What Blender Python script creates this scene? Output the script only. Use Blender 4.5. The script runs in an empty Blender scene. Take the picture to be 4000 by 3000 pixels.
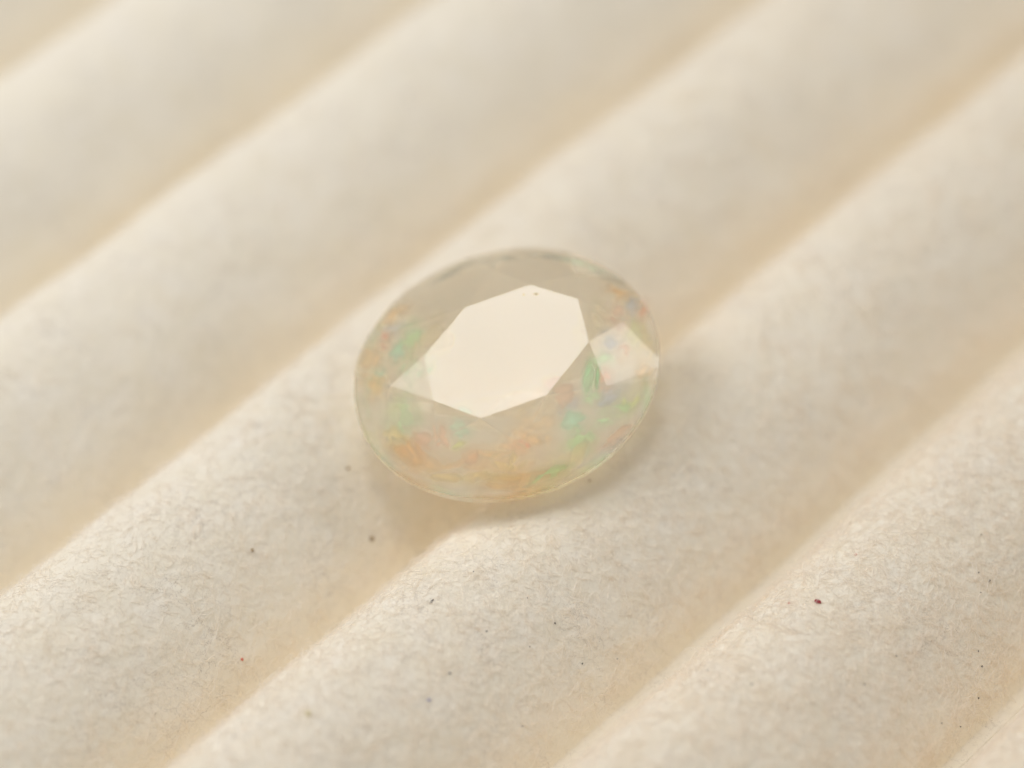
import bpy, bmesh, math, random
import numpy as np
from mathutils import Vector, Matrix
from mathutils.bvhtree import BVHTree

# ------------------------------------------------------------------ camera, world, lamps, exposure
MM = 0.001                                   # everything below is laid out in millimetres
scene = bpy.context.scene
PITCH = 0.9894
FPX = 2800.0                                 # focal length in pixels of the 1024 px wide frame
CAM = np.array([0.1354, -39.8101, 59.9550])
FW = np.array([0, math.cos(PITCH), -math.sin(PITCH)])
RT = np.array([1.0, 0, 0])
UP = np.cross(RT, FW)

cam_data = bpy.data.cameras.new("camera")
cam = bpy.data.objects.new("camera", cam_data)
scene.collection.objects.link(cam)
cam.location = Vector(CAM * MM)
cam.rotation_euler = (math.pi / 2 - PITCH, 0, 0)
cam_data.sensor_width = 36.0
cam_data.lens = 36.0 * FPX / 1024.0
cam_data.clip_start = 0.002
cam_data.clip_end = 10.0
cam_data.dof.use_dof = True
cam_data.dof.focus_distance = 70.4 * MM
cam_data.dof.aperture_fstop = 19.0
scene.camera = cam

world = bpy.data.worlds.new("World")
scene.world = world
world.use_nodes = True
bg = world.node_tree.nodes["Background"]
bg.inputs["Color"].default_value = (1.0, 0.965, 0.89, 1)
bg.inputs["Strength"].default_value = 0.285


def softbox(name, direction, dist, size_x, size_y, radiance, colour):
    d = np.array(direction, float)
    d /= np.linalg.norm(d)
    li = bpy.data.lights.new(name, 'AREA')
    li.shape = 'RECTANGLE'
    li.size = size_x * MM
    li.size_y = size_y * MM
    # an area lamp of P watts has the radiance P / (pi * area)
    li.energy = radiance * math.pi * (size_x * MM) * (size_y * MM)
    li.color = colour
    o = bpy.data.objects.new(name, li)
    scene.collection.objects.link(o)
    o.location = Vector(d * dist * MM)
    o.rotation_euler = Vector(-d).to_track_quat('-Z', 'Y').to_euler()
    return o


softbox("overhead_lamp", (-0.09, 0.24, 0.966), 170, 46, 46, 7.6, (1.0, 0.99, 0.98))
softbox("left_lamp", (-0.70, 0.27, 0.66), 160, 92, 92, 4.1, (0.985, 0.985, 1.0))
softbox("right_lamp", (0.86, 0.07, 0.50), 160, 44, 44, 4.2, (1.0, 0.97, 0.94))

scene.view_settings.view_transform = 'Standard'
scene.view_settings.look = 'None'
scene.view_settings.exposure = 0.16
scene.view_settings.gamma = 1.0
scene.view_settings.use_curve_mapping = False
scene.render.engine = 'CYCLES'
cy = scene.cycles
cy.use_denoising = True
cy.max_bounces = 40
cy.diffuse_bounces = 14
cy.glossy_bounces = 6
cy.transmission_bounces = 32
cy.volume_bounces = 32
cy.transparent_max_bounces = 96
cy.caustics_refractive = True
cy.caustics_reflective = True
cy.sample_clamp_indirect = 12.0
cy.blur_glossy = 0.0
cy.use_adaptive_sampling = False

col = scene.collection


# ------------------------------------------------------------------ helpers
def link_mesh(name, verts, faces, mat, parent=None, smooth=False):
    me = bpy.data.meshes.new(name)
    me.from_pydata([tuple(np.asarray(v, float) * MM) for v in verts], [], faces)
    me.materials.append(mat)
    if smooth:
        me.shade_smooth()
    me.update()
    o = bpy.data.objects.new(name, me)
    col.objects.link(o)
    if parent is not None:
        o.parent = parent
    return o


def empty(name, parent=None):
    o = bpy.data.objects.new(name, None)
    o.empty_display_size = 0.002
    col.objects.link(o)
    if parent is not None:
        o.parent = parent
    return o


def tag(o, label=None, category=None, group=None, kind=None):
    if label:
        o["label"] = label
    if category:
        o["category"] = category
    if group:
        o["group"] = group
    if kind:
        o["kind"] = kind
    return o


def material(name):
    m = bpy.data.materials.new(name)
    m.use_nodes = True
    nt = m.node_tree
    nt.nodes.clear()
    out = nt.nodes.new("ShaderNodeOutputMaterial")
    return m, nt, out


def node(nt, kind, **kw):
    n = nt.nodes.new(kind)
    for k, v in kw.items():
        if k in n.inputs:
            n.inputs[k].default_value = v
        else:
            setattr(n, k, v)
    return n


def pixel_ray(px, py):
    d = FW + RT * (px - 512.0) / FPX - UP * (py - 384.0) / FPX
    return CAM, d / np.linalg.norm(d)


# numpy lattice noise
def hash2(ix, iy, seed):
    h = (ix.astype(np.int64) * 374761393 + iy.astype(np.int64) * 668265263 + seed * 1442695041) & 0xFFFFFFFF
    h = ((h ^ (h >> 13)) * 1274126177) & 0xFFFFFFFF
    h = h ^ (h >> 16)
    return (h & 0xFFFFFF) / float(0x1000000)


def vnoise(x, y, seed):
    ix, iy = np.floor(x), np.floor(y)
    fx, fy = x - ix, y - iy
    fx = fx * fx * fx * (fx * (fx * 6 - 15) + 10)
    fy = fy * fy * fy * (fy * (fy * 6 - 15) + 10)
    a, b = hash2(ix, iy, seed), hash2(ix + 1, iy, seed)
    c, d = hash2(ix, iy + 1, seed), hash2(ix + 1, iy + 1, seed)
    return ((a * (1 - fx) + b * fx) * (1 - fy) + (c * (1 - fx) + d * fx) * fy) * 2 - 1


def fbm(x, y, seed, octaves=3):
    s, a = 0, 1.0
    for o in range(octaves):
        s = s + a * vnoise(x * 2 ** o + 17.3 * o, y * 2 ** o - 9.1 * o, seed + o)
        a *= 0.5
    return s


def crackle(x, y, seed):
    """distance to the nearest cell border of a jittered grid (F2 - F1)"""
    ix, iy = np.floor(x), np.floor(y)
    f1 = np.full(x.shape, 9.0)
    f2 = np.full(x.shape, 9.0)
    for dx in (-1, 0, 1):
        for dy in (-1, 0, 1):
            cx, cy_ = ix + dx, iy + dy
            px = cx + hash2(cx, cy_, seed)
            py = cy_ + hash2(cx, cy_, seed + 71)
            d = np.hypot(x - px, y - py)
            m = d < f1
            f2 = np.where(m, f1, np.minimum(f2, d))
            f1 = np.where(m, d, f1)
    return f2 - f1


# ------------------------------------------------------------------ materials of the pad
def suede_material():
    m, nt, out = material("cream_suede")
    tc = node(nt, "ShaderNodeTexCoord")
    mp = node(nt, "ShaderNodeMapping")
    mp.inputs["Scale"].default_value = (1000, 1000, 1000)
    nt.links.new(tc.outputs["Object"], mp.inputs["Vector"])
    n1 = node(nt, "ShaderNodeTexNoise", Scale=1.1, Detail=5.0, Roughness=0.6)
    n2 = node(nt, "ShaderNodeTexNoise", Scale=9.0, Detail=4.0, Roughness=0.7)
    for n in (n1, n2):
        nt.links.new(mp.outputs["Vector"], n.inputs["Vector"])
    r1 = node(nt, "ShaderNodeValToRGB")
    r1.color_ramp.elements[0].position = 0.3
    r1.color_ramp.elements[0].color = (0.92, 0.85, 0.712, 1)
    r1.color_ramp.elements[1].position = 0.7
    r1.color_ramp.elements[1].color = (0.95, 0.89, 0.782, 1)
    nt.links.new(n1.outputs["Fac"], r1.inputs["Fac"])
    # thin grey creases: shade in the parted nap, painted into the colour
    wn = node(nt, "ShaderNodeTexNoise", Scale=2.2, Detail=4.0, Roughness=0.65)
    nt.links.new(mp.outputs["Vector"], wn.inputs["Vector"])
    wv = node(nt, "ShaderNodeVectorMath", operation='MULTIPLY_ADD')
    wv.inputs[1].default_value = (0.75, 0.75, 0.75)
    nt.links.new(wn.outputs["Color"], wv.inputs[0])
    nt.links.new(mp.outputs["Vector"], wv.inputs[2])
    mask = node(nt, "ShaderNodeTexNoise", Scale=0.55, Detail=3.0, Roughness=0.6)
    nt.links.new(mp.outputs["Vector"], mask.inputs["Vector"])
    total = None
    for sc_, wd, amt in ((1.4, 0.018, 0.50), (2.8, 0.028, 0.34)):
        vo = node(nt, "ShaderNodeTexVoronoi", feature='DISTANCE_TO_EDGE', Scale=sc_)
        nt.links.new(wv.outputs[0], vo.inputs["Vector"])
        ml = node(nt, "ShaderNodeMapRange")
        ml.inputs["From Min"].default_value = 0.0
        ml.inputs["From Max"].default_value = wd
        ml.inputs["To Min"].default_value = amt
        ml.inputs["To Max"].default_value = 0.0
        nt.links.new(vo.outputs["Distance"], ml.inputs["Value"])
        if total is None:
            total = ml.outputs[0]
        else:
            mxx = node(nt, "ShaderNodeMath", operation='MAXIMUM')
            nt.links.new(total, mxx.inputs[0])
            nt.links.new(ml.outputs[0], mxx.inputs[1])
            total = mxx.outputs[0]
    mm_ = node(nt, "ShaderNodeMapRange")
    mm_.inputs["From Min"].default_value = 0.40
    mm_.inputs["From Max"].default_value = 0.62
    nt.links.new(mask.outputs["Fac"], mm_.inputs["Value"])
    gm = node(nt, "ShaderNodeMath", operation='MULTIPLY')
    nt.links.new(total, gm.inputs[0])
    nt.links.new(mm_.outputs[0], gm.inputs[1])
    crease_shade = node(nt, "ShaderNodeMixRGB")
    crease_shade.inputs[2].default_value = (0.36, 0.30, 0.25, 1)
    nt.links.new(gm.outputs[0], crease_shade.inputs[0])
    nt.links.new(r1.outputs["Color"], crease_shade.inputs[1])
    bump = node(nt, "ShaderNodeBump", Strength=0.55, Distance=0.00003)
    nt.links.new(n2.outputs["Fac"], bump.inputs["Height"])
    p = node(nt, "ShaderNodeBsdfPrincipled", Roughness=0.95)
    p.inputs["Specular IOR Level"].default_value = 0.1
    p.inputs["Sheen Weight"].default_value = 0.15
    p.inputs["Sheen Roughness"].default_value = 0.5
    nt.links.new(crease_shade.outputs[0], p.inputs["Base Color"])
    nt.links.new(bump.outputs["Normal"], p.inputs["Normal"])
    nt.links.new(p.outputs["BSDF"], out.inputs["Surface"])
    return m


def fibre_material():
    m, nt, out = material("suede_fibre")
    d = node(nt, "ShaderNodeBsdfDiffuse", Color=(0.95, 0.89, 0.81, 1))
    t = node(nt, "ShaderNodeBsdfTranslucent", Color=(0.95, 0.885, 0.80, 1))
    mx = node(nt, "ShaderNodeMixShader", Fac=0.4)
    nt.links.new(d.outputs[0], mx.inputs[1])
    nt.links.new(t.outputs[0], mx.inputs[2])
    gl = node(nt, "ShaderNodeBsdfGlossy", Roughness=0.28, Color=(1, 1, 1, 1))
    m2 = node(nt, "ShaderNodeMixShader", Fac=0.07)
    nt.links.new(mx.outputs[0], m2.inputs[1])
    nt.links.new(gl.outputs[0], m2.inputs[2])
    nt.links.new(m2.outputs[0], out.inputs["Surface"])
    return m


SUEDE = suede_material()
FIBRE = fibre_material()

# ------------------------------------------------------------------ the ridged pad (setting)
CREST = -1.46                                # height of the ridge crests under the girdle plane
DEPTH = 2.8
PHI = 0.7718
# profile of a ridge: a rounded roll that runs out into a narrow rounded hollow
RW = 0.89                                   # half width of the roll as a share of the half spacing
_h = 3.46
_x = np.concatenate([np.linspace(0, RW * _h, 3000), np.linspace(RW * _h, _h, 200)[1:]])
_z = -DEPTH * (1 - np.sqrt(np.clip(1 - (_x / (RW * _h)) ** 2, 0, 1)))
FLOOR, BL = -DEPTH * 0.85, 0.22
_z = FLOOR + BL * np.logaddexp(0, (_z - FLOOR) / BL)
_z -= _z[0]
LEAN = 0.54                                  # the rolls lean back: steep behind, gentle in front
_x = np.concatenate([-_x[:0:-1], _x])
_z = np.concatenate([_z[:0:-1], _z])
_x = _x + LEAN * (_z - _z[0])
_l = np.concatenate([[0], np.cumsum(np.hypot(np.diff(_x), np.diff(_z)))])
_lu = np.linspace(0, _l[-1], 1600)
PX, PZ = np.interp(_lu, _l, _x) / _h, np.interp(_lu, _l, _z)
ARC = _l[-1]
_dx, _dz = np.gradient(PX * _h), np.gradient(PZ)
PNX, PNZ = -_dz / np.hypot(_dx, _dz), _dx / np.hypot(_dx, _dz)
PU = np.linspace(-1, 1, 1600)
_e = math.atan2(math.tan(PITCH), math.cos(PHI))
_i = int(np.argmax((PX * _h * math.sin(_e) + PZ * math.cos(_e))[:-90]))
TANX, TANZ = float(PX[_i]), float(PZ[_i])
print("tangent", TANX, TANZ)
ZT = CREST + TANZ                            # height where the back of a ridge turns out of sight
SPACING = 6.484 - 0.108 * ZT
OFF = 16.858 - 0.758 * ZT
HALF = SPACING / 2
DIR = np.array([math.cos(PHI), math.sin(PHI), 0])
PER = np.array([-math.sin(PHI), math.cos(PHI), 0])
BASE_Z = CREST - DEPTH - 0.3

pad = empty("ridged_pad")
tag(pad, "cream suede jewellery pad with parallel rounded ridges under the opal", kind="structure")


def crest_perp(k):
    return OFF - SPACING * k - TANX * HALF


def ridge_surface(k, s, u):
    """point of ridge k at length s (mm) and profile angle u (-pi/2..pi/2), with its nap relief"""
    seed = 101 + 37 * k
    arc = u * 2.6
    bow = 0.16 * vnoise(s / 9.0, s * 0 + 3.1, seed + 5) + 0.05 * vnoise(s / 2.3, s * 0 + 7.7, seed + 6)
    lump = 0.035 * fbm(s / 1.9, arc / 1.6, seed, 3)
    wx = s + 0.30 * fbm(s / 0.7, arc / 0.7, seed + 11, 2)
    wy = arc + 0.30 * fbm(s / 0.7 + 31, arc / 0.7, seed + 12, 2)
    c1 = crackle(wx / 0.85, wy / 0.62, seed + 20)
    c2 = crackle(wx / 0.38, wy / 0.30, seed + 21)
    mask = np.clip(0.5 + 0.9 * fbm(s / 2.1, arc / 1.7, seed + 30, 2), 0, 1)
    groove = np.exp(-(c1 / 0.045) ** 2) * mask * 0.022 + np.exp(-(c2 / 0.11) ** 2) * (0.25 + 0.75 * mask) * 0.008
    fine = 0.010 * fbm(s / 0.16, arc / 0.16, seed + 40, 2)
    h = lump - groove + fine
    v = u / (math.pi / 2)
    au = np.abs(v)
    h = h * np.clip((1.0 - au) / 0.3, 0, 1)
    fade = np.clip((1 - au) / 0.2, 0, 1)
    x = np.interp(v, PU, PX) * HALF + h * np.interp(v, PU, PNX) + bow * fade
    z = np.interp(v, PU, PZ) + h * np.interp(v, PU, PNZ) + 0.08 * fade * vnoise(s / 6.0, s * 0 + 1.7, seed + 7)
    pc = crest_perp(k) + x
    P = DIR[None, :] * s[:, None] + PER[None, :] * pc[:, None]
    P[:, 2] = CREST + z
    return P


def ridge_range(k):
    """stretch of ridge k (mm along it) the frame can see, with a margin"""
    out = []
    for px, py in ((0, 0), (1024, 0), (1024, 768), (0, 768)):
        o, d = pixel_ray(px, py)
        t = (CREST - 1.3 - o[2]) / d[2]
        out.append(o + d * t)
    # clip the quadrilateral with the strip of the ridge
    lo, hi = 1e9, -1e9
    c = crest_perp(k)
    for i in range(4):
        a, b = out[i], out[(i + 1) % 4]
        for f in np.linspace(0, 1, 200):
            q = a + (b - a) * f
            if abs(q @ PER - c) < HALF * 1.3:
                lo, hi = min(lo, q @ DIR), max(hi, q @ DIR)
    return lo, hi


ridge_objs = []
bvh_verts, bvh_faces = [], []
FINE = {2, 3, 4, 5}
for k in range(-2, 8):
    lo, hi = ridge_range(k)
    if hi < lo:
        lo, hi = -14, 14
        fine_lo, fine_hi, ds = lo, hi, 0.4
    else:
        fine_lo, fine_hi = lo - 1.5, hi + 1.5
        ds = 0.055 if k in FINE else 0.11
    left = np.arange(fine_lo - 12, fine_lo, 0.5)
    mid = np.arange(fine_lo, fine_hi, ds)
    right = np.arange(fine_hi, fine_hi + 12, 0.5)
    S = np.concatenate([left, mid, right])
    du = ds / 3.0
    U = np.linspace(-math.pi / 2, math.pi / 2, max(24, int(math.pi / du)))
    ns, nu = len(S), len(U)
    SS, UU = np.meshgrid(S, U, indexing='ij')
    P = ridge_surface(k, SS.ravel(), UU.ravel())
    idx = np.arange(ns * nu).reshape(ns, nu)
    quads = np.stack([idx[:-1, :-1], idx[1:, :-1], idx[1:, 1:], idx[:-1, 1:]], -1).reshape(-1, 4)
    # bottom strip and end caps make the ridge a closed roll
    bot = []
    for sgn in (-1, 1):
        q = DIR[None, :] * S[:, None] + PER[None, :] * (crest_perp(k) + sgn * (HALF - 0.02))
        q[:, 2] = BASE_Z
        bot.append(q)
    n0 = ns * nu
    allv = np.concatenate([P, bot[0], bot[1]])
    b0 = n0 + np.arange(ns)
    b1 = n0 + ns + np.arange(ns)
    extra = [np.stack([idx[1:, 0], idx[:-1, 0], b0[:-1], b0[1:]], -1),
             np.stack([idx[:-1, -1], idx[1:, -1], b1[1:], b1[:-1]], -1),
             np.stack([b0[:-1], b1[:-1], b1[1:], b0[1:]], -1)]
    quads = np.concatenate([quads] + extra)
    me = bpy.data.meshes.new("ridge")
    me.vertices.add(len(allv))
    me.vertices.foreach_set("co", (allv * MM).ravel())
    me.loops.add(quads.size)
    me.loops.foreach_set("vertex_index", quads.ravel().astype(np.int32))
    me.polygons.add(len(quads))
    me.polygons.foreach_set("loop_start", np.arange(0, quads.size, 4, dtype=np.int32))
    me.update(calc_edges=True)
    me.shade_smooth()
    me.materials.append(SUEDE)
    ob = bpy.data.objects.new("ridge", me)
    col.objects.link(ob)
    ob.parent = pad
    ridge_objs.append((k, ob, fine_lo, fine_hi))
    # coarse copy for placing small things
    st_s, st_u = max(1, ns // 260), max(1, nu // 40)
    si, ui = np.arange(0, ns, st_s), np.arange(0, nu, st_u)
    sub = idx[np.ix_(si, ui)]
    base = len(bvh_verts)
    bvh_verts.extend(P[sub.ravel()].tolist())
    lid = np.arange(len(si) * len(ui)).reshape(len(si), len(ui)) + base
    bvh_faces.extend(np.stack([lid[:-1, :-1], lid[1:, :-1], lid[1:, 1:], lid[:-1, 1:]], -1).reshape(-1, 4).tolist())
bvh = BVHTree.FromPolygons(bvh_verts, bvh_faces)

# unseen board under the rolls, added to stop world light leaking in
bx0, bx1 = -45, 45
bp0, bp1 = crest_perp(7) - HALF, crest_perp(-2) + HALF
bv = []
for z in (BASE_Z - 1.6, BASE_Z - 0.05):
    for a, p in ((bx0, bp0), (bx1, bp0), (bx1, bp1), (bx0, bp1)):
        q = DIR * a + PER * p
        bv.append((q[0], q[1], z))
link_mesh("added_backing_board", bv, [(3, 2, 1, 0), (4, 5, 6, 7), (0, 1, 5, 4), (1, 2, 6, 5), (2, 3, 7, 6), (3, 0, 4, 7)], SUEDE, pad)

# nap fibres lying on the ridges: uncountable, one mass per ridge
rng = np.random.default_rng(5)
for k, ob, lo, hi in ridge_objs:
    if k < 1 or k > 5:
        continue
    n = {1: 14000, 2: 46000, 3: 66000, 4: 66000, 5: 30000}[k]
    s = rng.uniform(lo, hi, n)
    u = rng.uniform(-1.35, 1.25, n)
    root = ridge_surface(k, s, u)
    e = 0.03
    ts = ridge_surface(k, s + e, u) - root
    tu = ridge_surface(k, s, u + e / 3) - root
    ts /= np.linalg.norm(ts, axis=1)[:, None]
    nrm = np.cross(ts, tu)
    nrm /= np.linalg.norm(nrm, axis=1)[:, None]
    nrm *= np.sign(nrm[:, 2:3] + 1e-6)
    tu = np.cross(nrm, ts)
    ang = rng.uniform(0, 2 * math.pi, n)
    length = rng.uniform(0.08, 0.26, n)
    lift = np.abs(rng.normal(0.10, 0.22, n))
    pts = np.empty((n, 4, 3))
    cur = root.copy() - nrm * 0.01
    for j in range(4):
        pts[:, j] = cur
        a = ang + j * rng.normal(0, 0.35, n)
        dvec = ts * np.cos(a)[:, None] + tu * np.sin(a)[:, None] + nrm * (lift * (1.2 - 0.7 * j))[:, None]
        cur = cur + dvec * (length / 3)[:, None]
    m_ = n // 7                             # a few longer loose fibres
    length[:m_] = 1
    big = rng.uniform(0.35, 0.8, m_)
    a0 = rng.uniform(0, 2 * math.pi, m_)
    cur = root[:m_] + nrm[:m_] * 0.01
    for j in range(4):
        pts[:m_, j] = cur
        a = a0 + j * rng.normal(0, 0.5, m_)
        dvec = ts[:m_] * np.cos(a)[:, None] + tu[:m_] * np.sin(a)[:, None] + nrm[:m_] * (rng.uniform(0, 0.5, m_) * (1 - 0.8 * j))[:, None]
        cur = cur + dvec * (big / 3)[:, None]
    hc = bpy.data.hair_curves.new("nap_fibres")
    hc.add_curves([4] * n)
    hc.position_data.foreach_set("vector", (pts * MM).astype(np.float32).ravel())
    rad = np.tile(np.array([0.004, 0.0038, 0.003, 0.0015]) * MM, n) * np.repeat(rng.uniform(0.6, 1.3, n), 4)
    rad[:4 * m_] *= 1.4
    if "radius" not in hc.attributes:
        hc.attributes.new("radius", 'FLOAT', 'POINT')
    hc.attributes["radius"].data.foreach_set("value", rad.astype(np.float32))
    hc.materials.append(FIBRE)
    fo = bpy.data.objects.new("nap_fibres", hc)
    col.objects.link(fo)
    fo.parent = ob
    fo["kind"] = "stuff"

# ------------------------------------------------------------------ the opal
N = np.array([-0.05080, -0.19285, 0.97991])
N /= np.linalg.norm(N)
E1 = np.array([0.93097, 0.34605, 0.11636])
E1 -= N * (E1 @ N)
E1 /= np.linalg.norm(E1)
E2 = np.cross(N, E1)
GA, GB = 4.0, 3.39                           # half length and half width of the girdle
TABLE_H = 1.316
GIRDLE_T = 0.32
CULET = np.array([0.05, 0.05, -2.95])


def gw(p):
    p = np.asarray(p, float)
    return E1 * p[0] + E2 * p[1] + N * p[2]


T2 = [(2.081, -0.586), (2.254, 0.615), (1.271, 1.457), (-0.497, 1.490),
      (-1.919, 0.649), (-2.120, -0.595), (-1.203, -1.480), (0.541, -1.537)]
T = [np.array([a, b, TABLE_H]) for a, b in T2]


def ell(th):
    return np.array([GA * math.cos(th), GB * math.sin(th)])


def ang(v):
    return math.atan2(v[1] / GB, v[0] / GA)


ZS = 0.86
# star points: outward from the middle of every table edge (k, k+1)
Sp = []
for k in range(8):
    a, b = T[k][:2], T[(k + 1) % 8][:2]
    m = (a + b) / 2
    th = ang(m)
    g = ell(th)
    Sp.append(np.array([*(m + (g - m) * 0.50), ZS]))
Sp[4] = np.array([-2.975, 0.40, ZS])         # as cut on this stone
Sp[0] = np.array([3.135, -0.225, ZS])


def plane_z(p, q, r, xy):
    n = np.cross(q - p, r - p)
    return p[2] - (n[0] * (xy[0] - p[0]) + n[1] * (xy[1] - p[1])) / n[2]


Gk, Gth = [], []
for k in range(8):
    th = ang((Sp[k - 1][:2] + Sp[k][:2]) / 2 * 0.5 + T[k][:2] * 0.5)
    xy = ell(th)
    z = plane_z(T[k], Sp[k - 1], Sp[k], xy)
    Gk.append(np.array([*xy, z]))
    Gth.append(th)
print("girdle z at the bezels", [round(float(g[2]), 2) for g in Gk])
gz = sum(g[2] for g in Gk) / 8


def unwrap(a, b):
    while b < a:
        b += 2 * math.pi
    return b


GSEG = 12                                     # girdle arc pieces between two bezels


def girdle_top(k, f):
    """girdle edge between bezel k and k+1"""
    a = Gth[k]
    b = unwrap(a, Gth[(k + 1) % 8])
    th = a + (b - a) * f
    xy = ell(th)
    z0, z1 = Gk[k][2], Gk[(k + 1) % 8][2]
    zz = z0 + (z1 - z0) * f
    zz = zz + (-0.07 - zz * 0.25) * math.sin(math.pi * f) ** 2     # dips between the bezels
    return np.array([xy[0], xy[1], zz])


def opal_surface():
    m, nt, out = material("opal_surface")
    g = node(nt, "ShaderNodeBsdfGlass", Roughness=0.0, IOR=1.45, Color=(1.0, 0.998, 0.99, 1))
    nt.links.new(g.outputs[0], out.inputs["Surface"])
    return m


def opal_girdle():
    m, nt, out = material("opal_girdle")
    g = node(nt, "ShaderNodeBsdfGlass", Roughness=0.5, IOR=1.45, Color=(0.98, 0.97, 0.93, 1))
    nt.links.new(g.outputs[0], out.inputs["Surface"])
    return m


def opal_milk():
    m, nt, out = material("opal_milk")
    v = node(nt, "ShaderNodeVolumeScatter", Density=250.0, Anisotropy=0.0, Color=(1.0, 1.0, 1.0, 1))
    a = node(nt, "ShaderNodeVolumeAbsorption", Density=58.0, Color=(1.0, 0.84, 0.50, 1))
    ad = node(nt, "ShaderNodeAddShader")
    nt.links.new(v.outputs[0], ad.inputs[0])
    nt.links.new(a.outputs[0], ad.inputs[1])
    nt.links.new(ad.outputs[0], out.inputs["Volume"])
    return m


OPAL, GIRD, MILK = opal_surface(), opal_girdle(), opal_milk()

opal = empty("oval_opal")
tag(opal, "faceted oval milky opal with green and orange colour flashes lying across the ridges", "gemstone")

C = np.zeros(3)


def facet(name, pts, faces=None, mat=OPAL, parent=opal):
    """a flat facet with its normal pointing out of the stone"""
    pts = [np.asarray(p, float) for p in pts]
    if faces is None:
        faces = [tuple(range(len(pts)))]
    fixed = []
    for f in faces:
        p = [pts[i] for i in f]
        n = np.cross(p[1] - p[0], p[2] - p[0])
        c = sum(p) / len(p)
        ref = c - np.array([0, 0, -0.6])
        fixed.append(tuple(f) if n @ ref > 0 else tuple(reversed(f)))
    return link_mesh(name, [gw(p) for p in pts], fixed, mat, parent)


facet("table_facet", T)
core_v, core_f = [], []
for k in range(8):
    facet("star_facet", [T[k], T[(k + 1) % 8], Sp[k]])
for k in range(8):
    facet("bezel_facet", [T[k], Sp[k - 1], Gk[k], Sp[k]])
for k in range(8):
    for half in (0, 1):
        fs = np.linspace(0, 0.5, GSEG // 2 + 1) + 0.5 * half
        pts = [Sp[k]] + [girdle_top(k, f) for f in fs]
        facet("upper_girdle_facet", pts, [(0, i, i + 1) for i in range(1, len(pts) - 1)])


def girdle_bottom(k, f):
    p = girdle_top(k, f).copy()
    p[2] = -GIRDLE_T - 0.05 + 0.05 * math.sin(math.pi * f) ** 2
    return p


gv, gf = [], []
ring = [(k, f) for k in range(8) for f in np.linspace(0, 1, GSEG + 1)[:-1]]
for k, f in ring:
    gv.append(gw(girdle_top(k, f)))
    gv.append(gw(girdle_bottom(k, f)))
nr = len(ring)
for i in range(nr):
    j = (i + 1) % nr
    gf.append((2 * i, 2 * i + 1, 2 * j + 1, 2 * j))
girdle = link_mesh("girdle", gv, gf, GIRD, opal, smooth=True)

# pavilion: eight mains running to the culet and sixteen lower girdle facets
pav = empty("pavilion", opal)
Lp = []
for k in range(8):
    gm = girdle_bottom(k, 0.5)
    w = 0.30                                 # how far the break points lie from the girdle
    a, b = girdle_bottom(k, 0), girdle_bottom((k + 1) % 8, 0)
    p = gm + (CULET - gm) * (1 - w)
    p[2] = plane_z(CULET, a, b, p[:2]) - 0.10
    Lp.append(p)
PV = {"culet": CULET}
pavilion_tris = []
for k in range(8):
    g0 = girdle_bottom(k, 0)
    facet("pavilion_facet", [CULET, Lp[k - 1], g0, Lp[k]], [(0, 1, 2), (0, 2, 3)], OPAL, pav)
    pavilion_tris += [(CULET, Lp[k - 1], g0), (CULET, g0, Lp[k])]
for k in range(8):
    for half in (0, 1):
        fs = np.linspace(0, 0.5, GSEG // 2 + 1) + 0.5 * half
        pts = [Lp[k]] + [girdle_bottom(k, f) for f in fs]
        facet("lower_girdle_facet", pts, [(0, i, i + 1) for i in range(1, len(pts) - 1)], OPAL, pav)
        pavilion_tris += [(pts[0], pts[i], pts[i + 1]) for i in range(1, len(pts) - 1)]

# how far the stone sits above the pad where it touches
gap = 9
for tri in pavilion_tris:
    for a in np.linspace(0, 1, 6):
        for b in np.linspace(0, 1 - a, 6):
            q = gw(tri[0] * (1 - a - b) + tri[1] * a + tri[2] * b)
            hit = bvh.ray_cast(Vector((q[0], q[1], 20)), Vector((0, 0, -1)))
            if hit[0]:
                gap = min(gap, q[2] - hit[0].z)
print("gap under the opal (mm)", round(gap, 3))

# milky body just inside the polished skin
cin = np.array([0, 0, -0.5])
shr = lambda p: cin + (np.asarray(p) - cin) * 0.985
cv = [gw(shr(p)) for p in T] + [gw(shr(girdle_top(k, f))) for k, f in ring] + \
     [gw(shr(girdle_bottom(k, f))) for k, f in ring] + [gw(shr(CULET))] + \
     [gw(shr(p)) for p in Sp] + [gw(shr(p)) for p in Lp]
bm = bmesh.new()
for v in cv:
    bm.verts.new(tuple(v * MM))
bm.verts.ensure_lookup_table()
bmesh.ops.convex_hull(bm, input=bm.verts)
bmesh.ops.delete(bm, geom=[v for v in bm.verts if not v.link_faces], context='VERTS')
bmesh.ops.recalc_face_normals(bm, faces=bm.faces)
me = bpy.data.meshes.new("milky_body")
bm.to_mesh(me)
me.materials.append(MILK)
body = bpy.data.objects.new("milky_body", me)
col.objects.link(body)
body.parent = opal

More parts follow.
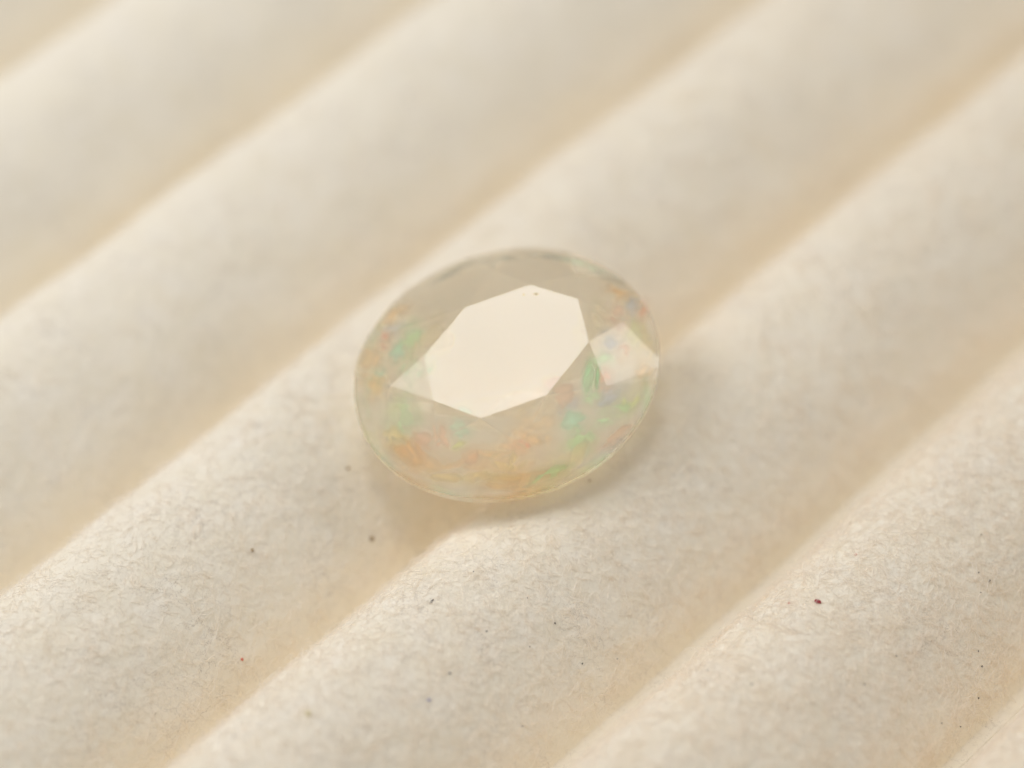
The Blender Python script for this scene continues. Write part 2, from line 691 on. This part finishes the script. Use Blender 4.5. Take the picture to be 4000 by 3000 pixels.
# colour flashes plus painted glint, glow and dark reflections: thin plates inside the stone, placed along the refracted line of sight
def flash_material(name, rgb, strength, ragged=0.75):
    m, nt, out = material(name)
    tc = node(nt, "ShaderNodeTexCoord")
    ln = node(nt, "ShaderNodeVectorMath", operation='LENGTH')
    nz = node(nt, "ShaderNodeTexNoise", Scale=1.6, Detail=2.0)
    nt.links.new(tc.outputs["Object"], nz.inputs["Vector"])
    nt.links.new(tc.outputs["Object"], ln.inputs[0])
    ad = node(nt, "ShaderNodeMath", operation='ADD')
    nt.links.new(ln.outputs["Value"], ad.inputs[0])
    sc = node(nt, "ShaderNodeMath", operation='MULTIPLY_ADD')
    sc.inputs[1].default_value = ragged
    sc.inputs[2].default_value = -ragged / 2
    nt.links.new(nz.outputs["Fac"], sc.inputs[0])
    nt.links.new(sc.outputs[0], ad.inputs[1])
    mr = node(nt, "ShaderNodeMapRange")
    mr.interpolation_type = 'SMOOTHSTEP'
    mr.inputs["From Min"].default_value = 0.98
    mr.inputs["From Max"].default_value = 0.05
    mr.inputs["To Min"].default_value = 0.0
    mr.inputs["To Max"].default_value = strength
    nt.links.new(ad.outputs[0], mr.inputs["Value"])
    tr = node(nt, "ShaderNodeBsdfTransparent")
    df = node(nt, "ShaderNodeBsdfDiffuse", Color=(*rgb, 1))
    tl = node(nt, "ShaderNodeBsdfTranslucent", Color=(*rgb, 1))
    m1 = node(nt, "ShaderNodeMixShader", Fac=0.5)
    nt.links.new(df.outputs[0], m1.inputs[1])
    nt.links.new(tl.outputs[0], m1.inputs[2])
    m2 = node(nt, "ShaderNodeMixShader")
    # the domain breaks up into angular flecks of unequal strength
    oi = node(nt, "ShaderNodeObjectInfo")
    of = node(nt, "ShaderNodeVectorMath", operation='MULTIPLY_ADD')
    of.inputs[1].default_value = (1, 1, 1)
    k10 = node(nt, "ShaderNodeMath", operation='MULTIPLY')
    k10.inputs[1].default_value = 37.0
    nt.links.new(oi.outputs["Random"], k10.inputs[0])
    nt.links.new(tc.outputs["Object"], of.inputs[0])
    nt.links.new(k10.outputs[0], of.inputs[2])
    vc = node(nt, "ShaderNodeTexVoronoi", Scale=1.7)
    nt.links.new(of.outputs[0], vc.inputs["Vector"])
    sx_ = node(nt, "ShaderNodeSeparateColor")
    nt.links.new(vc.outputs["Color"], sx_.inputs[0])
    fk = node(nt, "ShaderNodeMapRange")
    fk.inputs["To Min"].default_value = 0.3 if ragged > 0.5 else 0.7
    fk.inputs["To Max"].default_value = 1.25
    nt.links.new(sx_.outputs[0], fk.inputs["Value"])
    al = node(nt, "ShaderNodeMath", operation='MULTIPLY', use_clamp=True)
    nt.links.new(mr.outputs["Result"], al.inputs[0])
    nt.links.new(fk.outputs[0], al.inputs[1])
    nt.links.new(al.outputs[0], m2.inputs[0])
    nt.links.new(tr.outputs[0], m2.inputs[1])
    nt.links.new(m1.outputs[0], m2.inputs[2])
    nt.links.new(m2.outputs[0], out.inputs["Surface"])
    return m


FLASH = {
    'green': flash_material("flash_green", (0.55, 1.0, 0.62), 0.56),
    'teal': flash_material("flash_teal", (0.45, 0.97, 0.82), 0.56),
    'lime': flash_material("flash_lime", (0.88, 1.0, 0.5), 0.56),
    'blue': flash_material("flash_blue", (0.58, 0.70, 0.95), 0.56),
    'red': flash_material("flash_red", (1.0, 0.52, 0.40), 0.56),
    'pink': flash_material("flash_pink", (1.0, 0.68, 0.55), 0.56),
    'orange': flash_material("flash_orange", (1.0, 0.72, 0.42), 0.66),
    'yellow': flash_material("flash_yellow", (1.0, 0.88, 0.55), 0.56),
    'vivid': flash_material("flash_vivid_green", (0.50, 1.0, 0.68), 0.7, 0.2),
    'dark_rim': flash_material("painted_dark_rim", (0.38, 0.46, 0.45), 0.55),  # grey plates that paint the dark reflections at the rim
}


def flash_mesh(name, mat, seed):
    r = random.Random(seed)
    n = 9
    top = [(math.cos(2 * math.pi * i / n) * 1.35, math.sin(2 * math.pi * i / n) * 1.35, 0.0) for i in range(n)]
    me = bpy.data.meshes.new(name)
    me.from_pydata(top, [], [tuple(range(n))])
    me.materials.append(mat)
    return me


FMESH = {c: [flash_mesh("flash_and_painted_glow", m, 7 * i + j) for j in range(3)] for i, (c, m) in enumerate(FLASH.items())}

crown_tris = []
for k in range(1, 7):
    crown_tris.append((T[0], T[k], T[k + 1]))
for k in range(8):
    crown_tris.append((T[k], T[(k + 1) % 8], Sp[k]))
    crown_tris += [(T[k], Sp[k - 1], Gk[k]), (T[k], Gk[k], Sp[k])]
    for f in np.linspace(0, 1, GSEG + 1)[:-1]:
        crown_tris.append((Sp[k], girdle_top(k, f), girdle_top(k, f + 1 / GSEG)))
crown_bvh = BVHTree.FromPolygons([tuple(gw(p)) for t in crown_tris for p in t], [(3 * i, 3 * i + 1, 3 * i + 2) for i in range(len(crown_tris))])
pav_bvh = BVHTree.FromPolygons([tuple(gw(p)) for t in pavilion_tris for p in t], [(3 * i, 3 * i + 1, 3 * i + 2) for i in range(len(pavilion_tris))])


def inside_point(px, py, depth):
    o, d = pixel_ray(px, py)
    hit = crown_bvh.ray_cast(Vector(o), Vector(d))
    if hit[0] is None:
        return None
    n = np.array(hit[1])
    if n @ d > 0:
        n = -n
    ci = -(n @ d)
    r = 1 / 1.45
    t = r * d + (r * ci - math.sqrt(1 - r * r * (1 - ci * ci))) * n
    p = np.array(hit[0])
    ex = pav_bvh.ray_cast(Vector(p + t * 0.01), Vector(t))
    far = ex[3] if ex[0] else 1.2
    return p + t * max(0.12, far * depth), t


# x, y in the photograph's opal close-up, half sizes, turn, colour, depth share
FL = [
    (400, 1075, 95, 115, 20, 'green', .45), (360, 1000, 50, 60, 0, 'lime', .5),
    (1452, 835, 30, 85, 8, 'vivid', .2), (1502, 835, 14, 60, 5, 'vivid', .12), (1555, 825, 48, 48, 0, 'red', .4),
    (1480, 950, 50, 40, 0, 'green', .5),
    (1630, 355, 95, 50, -5, 'orange', .5), (1760, 455, 34, 80, 25, 'red', .4), (1705, 430, 36, 70, 15, 'blue', .6),
    (1640, 470, 60, 60, 0, 'pink', .6),
    (1365, 1085, 70, 60, 0, 'teal', .4), (1340, 1000, 75, 50, -30, 'blue', .55), (1590, 945, 80, 45, -25, 'blue', .5),
    (1600, 1045, 95, 50, -20, 'green', .5), (1600, 1170, 150, 45, -35, 'pink', .45), (1410, 1200, 80, 70, 0, 'green', .5),
    (1700, 960, 50, 80, 30, 'lime', .5),
    (1025, 1305, 16, 55, 15, 'yellow', .2), (900, 1340, 260, 90, 0, 'orange', .6), (480, 1310, 150, 80, 25, 'orange', .6), (1330, 1310, 150, 90, -25, 'yellow', .6), (1100, 1420, 200, 60, -5, 'orange', .6), (1060, 1240, 32, 30, 30, 'red', .35), (960, 1330, 130, 70, 0, 'yellow', .55),  # narrow yellow paints a gold glint; broad orange and yellow paint the bottom glow
    (790, 1290, 45, 60, 0, 'pink', .4), (632, 1160, 30, 70, -15, 'pink', .4), (705, 1222, 60, 28, -10, 'lime', .4),
    (500, 1195, 80, 60, 0, 'pink', .5), (740, 1140, 60, 40, 0, 'teal', .6),
    (350, 480, 85, 60, -20, 'orange', .5), (205, 745, 70, 90, 10, 'orange', .45), (298, 620, 40, 60, -25, 'red', .4),
    (430, 620, 60, 80, 0, 'green', .6), (370, 690, 60, 50, 0, 'teal', .6), (235, 900, 70, 50, 0, 'orange', .5),
    (250, 830, 50, 50, 0, 'teal', .6), (330, 560, 60, 40, 0, 'blue', .7),
    (620, 1400, 130, 35, 12, 'yellow', .5), (1000, 1420, 150, 40, 0, 'yellow', .5), (1230, 1390, 110, 45, -20, 'green', .5),
    (820, 1400, 90, 40, 0, 'yellow', .5), (420, 1270, 100, 60, 35, 'orange', .5), (350, 1180, 80, 60, 30, 'yellow', .5),
    (1650, 690, 45, 50, 0, 'pink', .4), (1580, 650, 60, 60, 0, 'blue', .5), (1545, 730, 55, 40, 0, 'green', .6),
    (1775, 800, 60, 60, 0, 'orange', .4), (1790, 660, 45, 70, 0, 'yellow', .5), (1730, 560, 50, 60, 0, 'lime', .5),
    (1300, 920, 80, 60, -20, 'pink', .5), (1180, 1100, 110, 60, -20, 'orange', .6), (1130, 1200, 110, 50, 0, 'orange', .6),
    (1430, 560, 70, 110, 0, 'yellow', .7), (600, 640, 70, 110, 40, 'yellow', .7), (440, 770, 60, 60, 0, 'green', .6),
    (940, 165, 95, 30, -5, 'dark_rim', .15), (1250, 150, 120, 20, 12, 'dark_rim', .15), (1420, 195, 110, 26, 22, 'teal', .3),  # rim plates, painting dark reflections in the upper edge facets
    (1570, 260, 90, 34, 28, 'dark_rim', .15), (690, 230, 110, 28, -25, 'dark_rim', .15),
]
rnd = random.Random(3)
for x, y, hx, hy, turn, c, dep in FL:
    px, py = 332.8 + 0.1759 * x, 230.4 + 0.1759 * y
    got = inside_point(px, py, dep)
    if got is None:
        continue
    p, t = got
    mm_per = 0.1759 / 37.6
    o = bpy.data.objects.new("flash_and_painted_glow", rnd.choice(FMESH[c]))
    col.objects.link(o)
    # face roughly towards the viewer side of the stone, each domain at its own tilt
    zax = Vector(-t + np.array([rnd.uniform(-.25, .25) for _ in range(3)])).normalized()
    xax = Vector(RT) - zax * zax.dot(Vector(RT))
    xax.normalize()
    yax = zax.cross(xax)
    rot = Matrix((xax, yax, zax)).transposed().to_4x4() @ Matrix.Rotation(math.radians(-turn), 4, 'Z')
    sx, sy = hx * mm_per * MM * 1.8, hy * mm_per * MM * 1.8
    o.matrix_world = Matrix.Translation(Vector(p * MM)) @ rot @ Matrix.Diagonal((sx, sy, min(sx, sy), 1))
    o.parent = body

# ------------------------------------------------------------------ dust on the pad
def speck_material(name, rgb, rough=0.6):
    m, nt, out = material(name)
    tc = node(nt, "ShaderNodeTexCoord")
    nz = node(nt, "ShaderNodeTexNoise", Scale=1.5, Detail=3.0)
    nt.links.new(tc.outputs["Object"], nz.inputs["Vector"])
    mx = node(nt, "ShaderNodeMixRGB")
    mx.inputs[1].default_value = (*[c * 0.6 for c in rgb], 1)
    mx.inputs[2].default_value = (*[min(1, c * 1.4) for c in rgb], 1)
    nt.links.new(nz.outputs["Fac"], mx.inputs[0])
    p = node(nt, "ShaderNodeBsdfPrincipled", Roughness=rough)
    nt.links.new(mx.outputs[0], p.inputs["Base Color"])
    nt.links.new(p.outputs[0], out.inputs["Surface"])
    return m


DUST = {
    'black': speck_material("dust_black", (0.07, 0.06, 0.06)),
    'brown': speck_material("dust_brown", (0.36, 0.25, 0.13)),
    'red': speck_material("dust_red", (0.33, 0.012, 0.02), 0.3),
    'pink': speck_material("dust_pink", (0.75, 0.22, 0.16)),
    'blue': speck_material("dust_blue", (0.12, 0.13, 0.42)),
    'ochre': speck_material("dust_ochre", (0.74, 0.64, 0.42)),
}


def grain_mesh(name, mat, seed):
    r = random.Random(seed)
    bm = bmesh.new()
    bmesh.ops.create_icosphere(bm, subdivisions=2, radius=1.0)
    for v in bm.verts:
        v.co *= r.uniform(0.72, 1.15)
        v.co.x *= 1.25
        v.co.z *= 0.8
    me = bpy.data.meshes.new(name)
    bm.to_mesh(me)
    bm.free()
    me.materials.append(mat)
    return me


def on_pad(px, py):
    o, d = pixel_ray(px, py)
    h = bvh.ray_cast(Vector(o), Vector(d))
    return (None, None) if h[0] is None else (h[0], h[1] if h[1].z > 0 else -h[1])


def grain(name, px, py, size, colour, label, category, group=None, seed=0, stretch=1.0):
    p, n = on_pad(px, py)
    if p is None:
        return
    o = bpy.data.objects.new(name, grain_mesh(name, DUST[colour], seed))
    col.objects.link(o)
    r = random.Random(seed)
    o.rotation_euler = (n.to_track_quat('Z', 'Y') @ Matrix.Rotation(r.uniform(0, 6.28), 3, 'Z').to_quaternion()).to_euler()
    o.location = (p + n * size * 0.45) * MM
    o.scale = (size * MM * stretch, size * MM, size * MM)
    tag(o, label, category, group)


def z3(x, y):
    return ((2000 + .9042 * x) * .256, (1500 + .9042 * y) * .256)


def z2(x, y):
    return (.9042 * x * .256, (1500 + .9042 * y) * .256)


grain("dust_grain", *z3(1320, 941), 0.06, 'red', "dark red shiny grain, the largest speck on the pad", "grain", seed=1, stretch=1.3)
for i, q in enumerate(((1197, 947), (1485, 738))):
    grain("dust_grain", *z3(*q), 0.030, 'pink', "minute pinkish red speck on the ridge that holds the dark red grain", "speck", "pinkish red specks", seed=10 + i)
grain("dust_grain", *z2(1045, 1190), 0.035, 'pink', "blurred pink speck in the yellowish hollow between two ridges", "speck", seed=13)
grain("dust_grain", *z2(1605, 668), 0.06, 'brown', "round brown speck in the hollow just below the opal", "speck", seed=14)
grain("dust_grain", *z2(1330, 1425), 0.07, 'ochre', "pale ochre crumb on the crest of a ridge", "crumb", seed=15)
grain("dust_grain", *z2(1853, 1365), 0.034, 'blue', "minute blue speck on the ridge below the opal", "speck", seed=16)
grain("lint_fibre", *z2(1865, 940), 0.022, 'black', "short dark lint fibre lying on the ridge below the opal", "lint", seed=17, stretch=3.2)
for i, q in enumerate(((1503, 365), (1090, 718))):
    grain("dust_grain", *z2(*q), 0.042, 'brown', "soft brownish speck on the ridge left of the opal", "speck", "brownish specks beside the opal", seed=20 + i)
blk3 = [(2062, 850, .045), (2030, 1220, .045), (2015, 1357, .036), (845, 1238, .036), (1035, 1297, .036), (1522, 1297, .03),
        (1855, 1465, .03), (1937, 1480, .03), (2027, 652, .03), (455, 1187, .03), (65, 925, .03), (185, 1033, .034), (75, 1135, .03),
        (303, 1208, .03), (45, 1478, .03), (2015, 1155, .03), (2025, 900, .028), (2016, 815, .028), (1660, 1175, .025)]
blk2 = [(1943, 1250, .042), (2102, 1068, .034), (1118, 1480, .026), (1012, 1520, .03), (2045, 812, .036)]
RIDGE_WORDS = {
    2: ("on the ridge that runs under the back of the opal", "black specks on the ridge under the opal"),
    3: ("on the ridge just in front of the opal, below its shadow", "black specks on the ridge in front of the opal"),
    4: ("on the ridge that carries the dark red grain", "black specks on the ridge with the red grain"),
    5: ("on the ridge beyond the dark red grain's ridge", "black specks on the outer ridge"),
}


def black_speck(px, py, r_, seed):
    p, n = on_pad(px, py)
    if p is None:
        return
    k = min(RIDGE_WORDS, key=lambda q: abs(p.dot(Vector(PER)) - crest_perp(q)))
    where, grp = RIDGE_WORDS[k]
    size_word = "minute"
    if r_ >= 0.042:
        grp, size_word = "bigger " + grp, "bigger"
    grain("dust_grain", px, py, r_ * 0.6, 'black', size_word + " black dust speck " + where, "speck", grp, seed=seed)


for i, (x, y, r_) in enumerate(blk3):
    black_speck(*z3(x, y), r_, 40 + i)
for i, (x, y, r_) in enumerate(blk2):
    black_speck(*z2(x, y), r_, 80 + i)
grain("dust_grain", *z3(335, 418), 0.03, 'brown', "olive brown speck on the pad close to the opal's lower edge", "speck", seed=120)

# three flecks on the stone itself
for x, y, size, colour, label in (
        (1155, 362, 0.045, 'ochre', "brown fleck on the opal's flat table facet"),
        (1085, 366, 0.026, 'ochre', "fainter pale fleck beside the brown fleck on the opal's table"),
        (1640, 1190, 0.022, 'black', "tiny black speck on the opal's girdle edge")):
    o_, d_ = pixel_ray(332.8 + .1759 * x, 230.4 + .1759 * y)
    h_ = crown_bvh.ray_cast(Vector(o_), Vector(d_))
    if h_[0] is None:
        continue
    n_ = h_[1] if h_[1].dot(Vector(d_)) < 0 else -h_[1]
    o = bpy.data.objects.new("dust_grain", grain_mesh("dust_grain", DUST[colour], int(x)))
    col.objects.link(o)
    o.rotation_euler = n_.to_track_quat('Z', 'Y').to_euler()
    o.location = (h_[0] + n_ * 0.012) * MM
    o.scale = (size * MM, size * MM * 0.8, 0.016 * MM)
    tag(o, label, "speck")
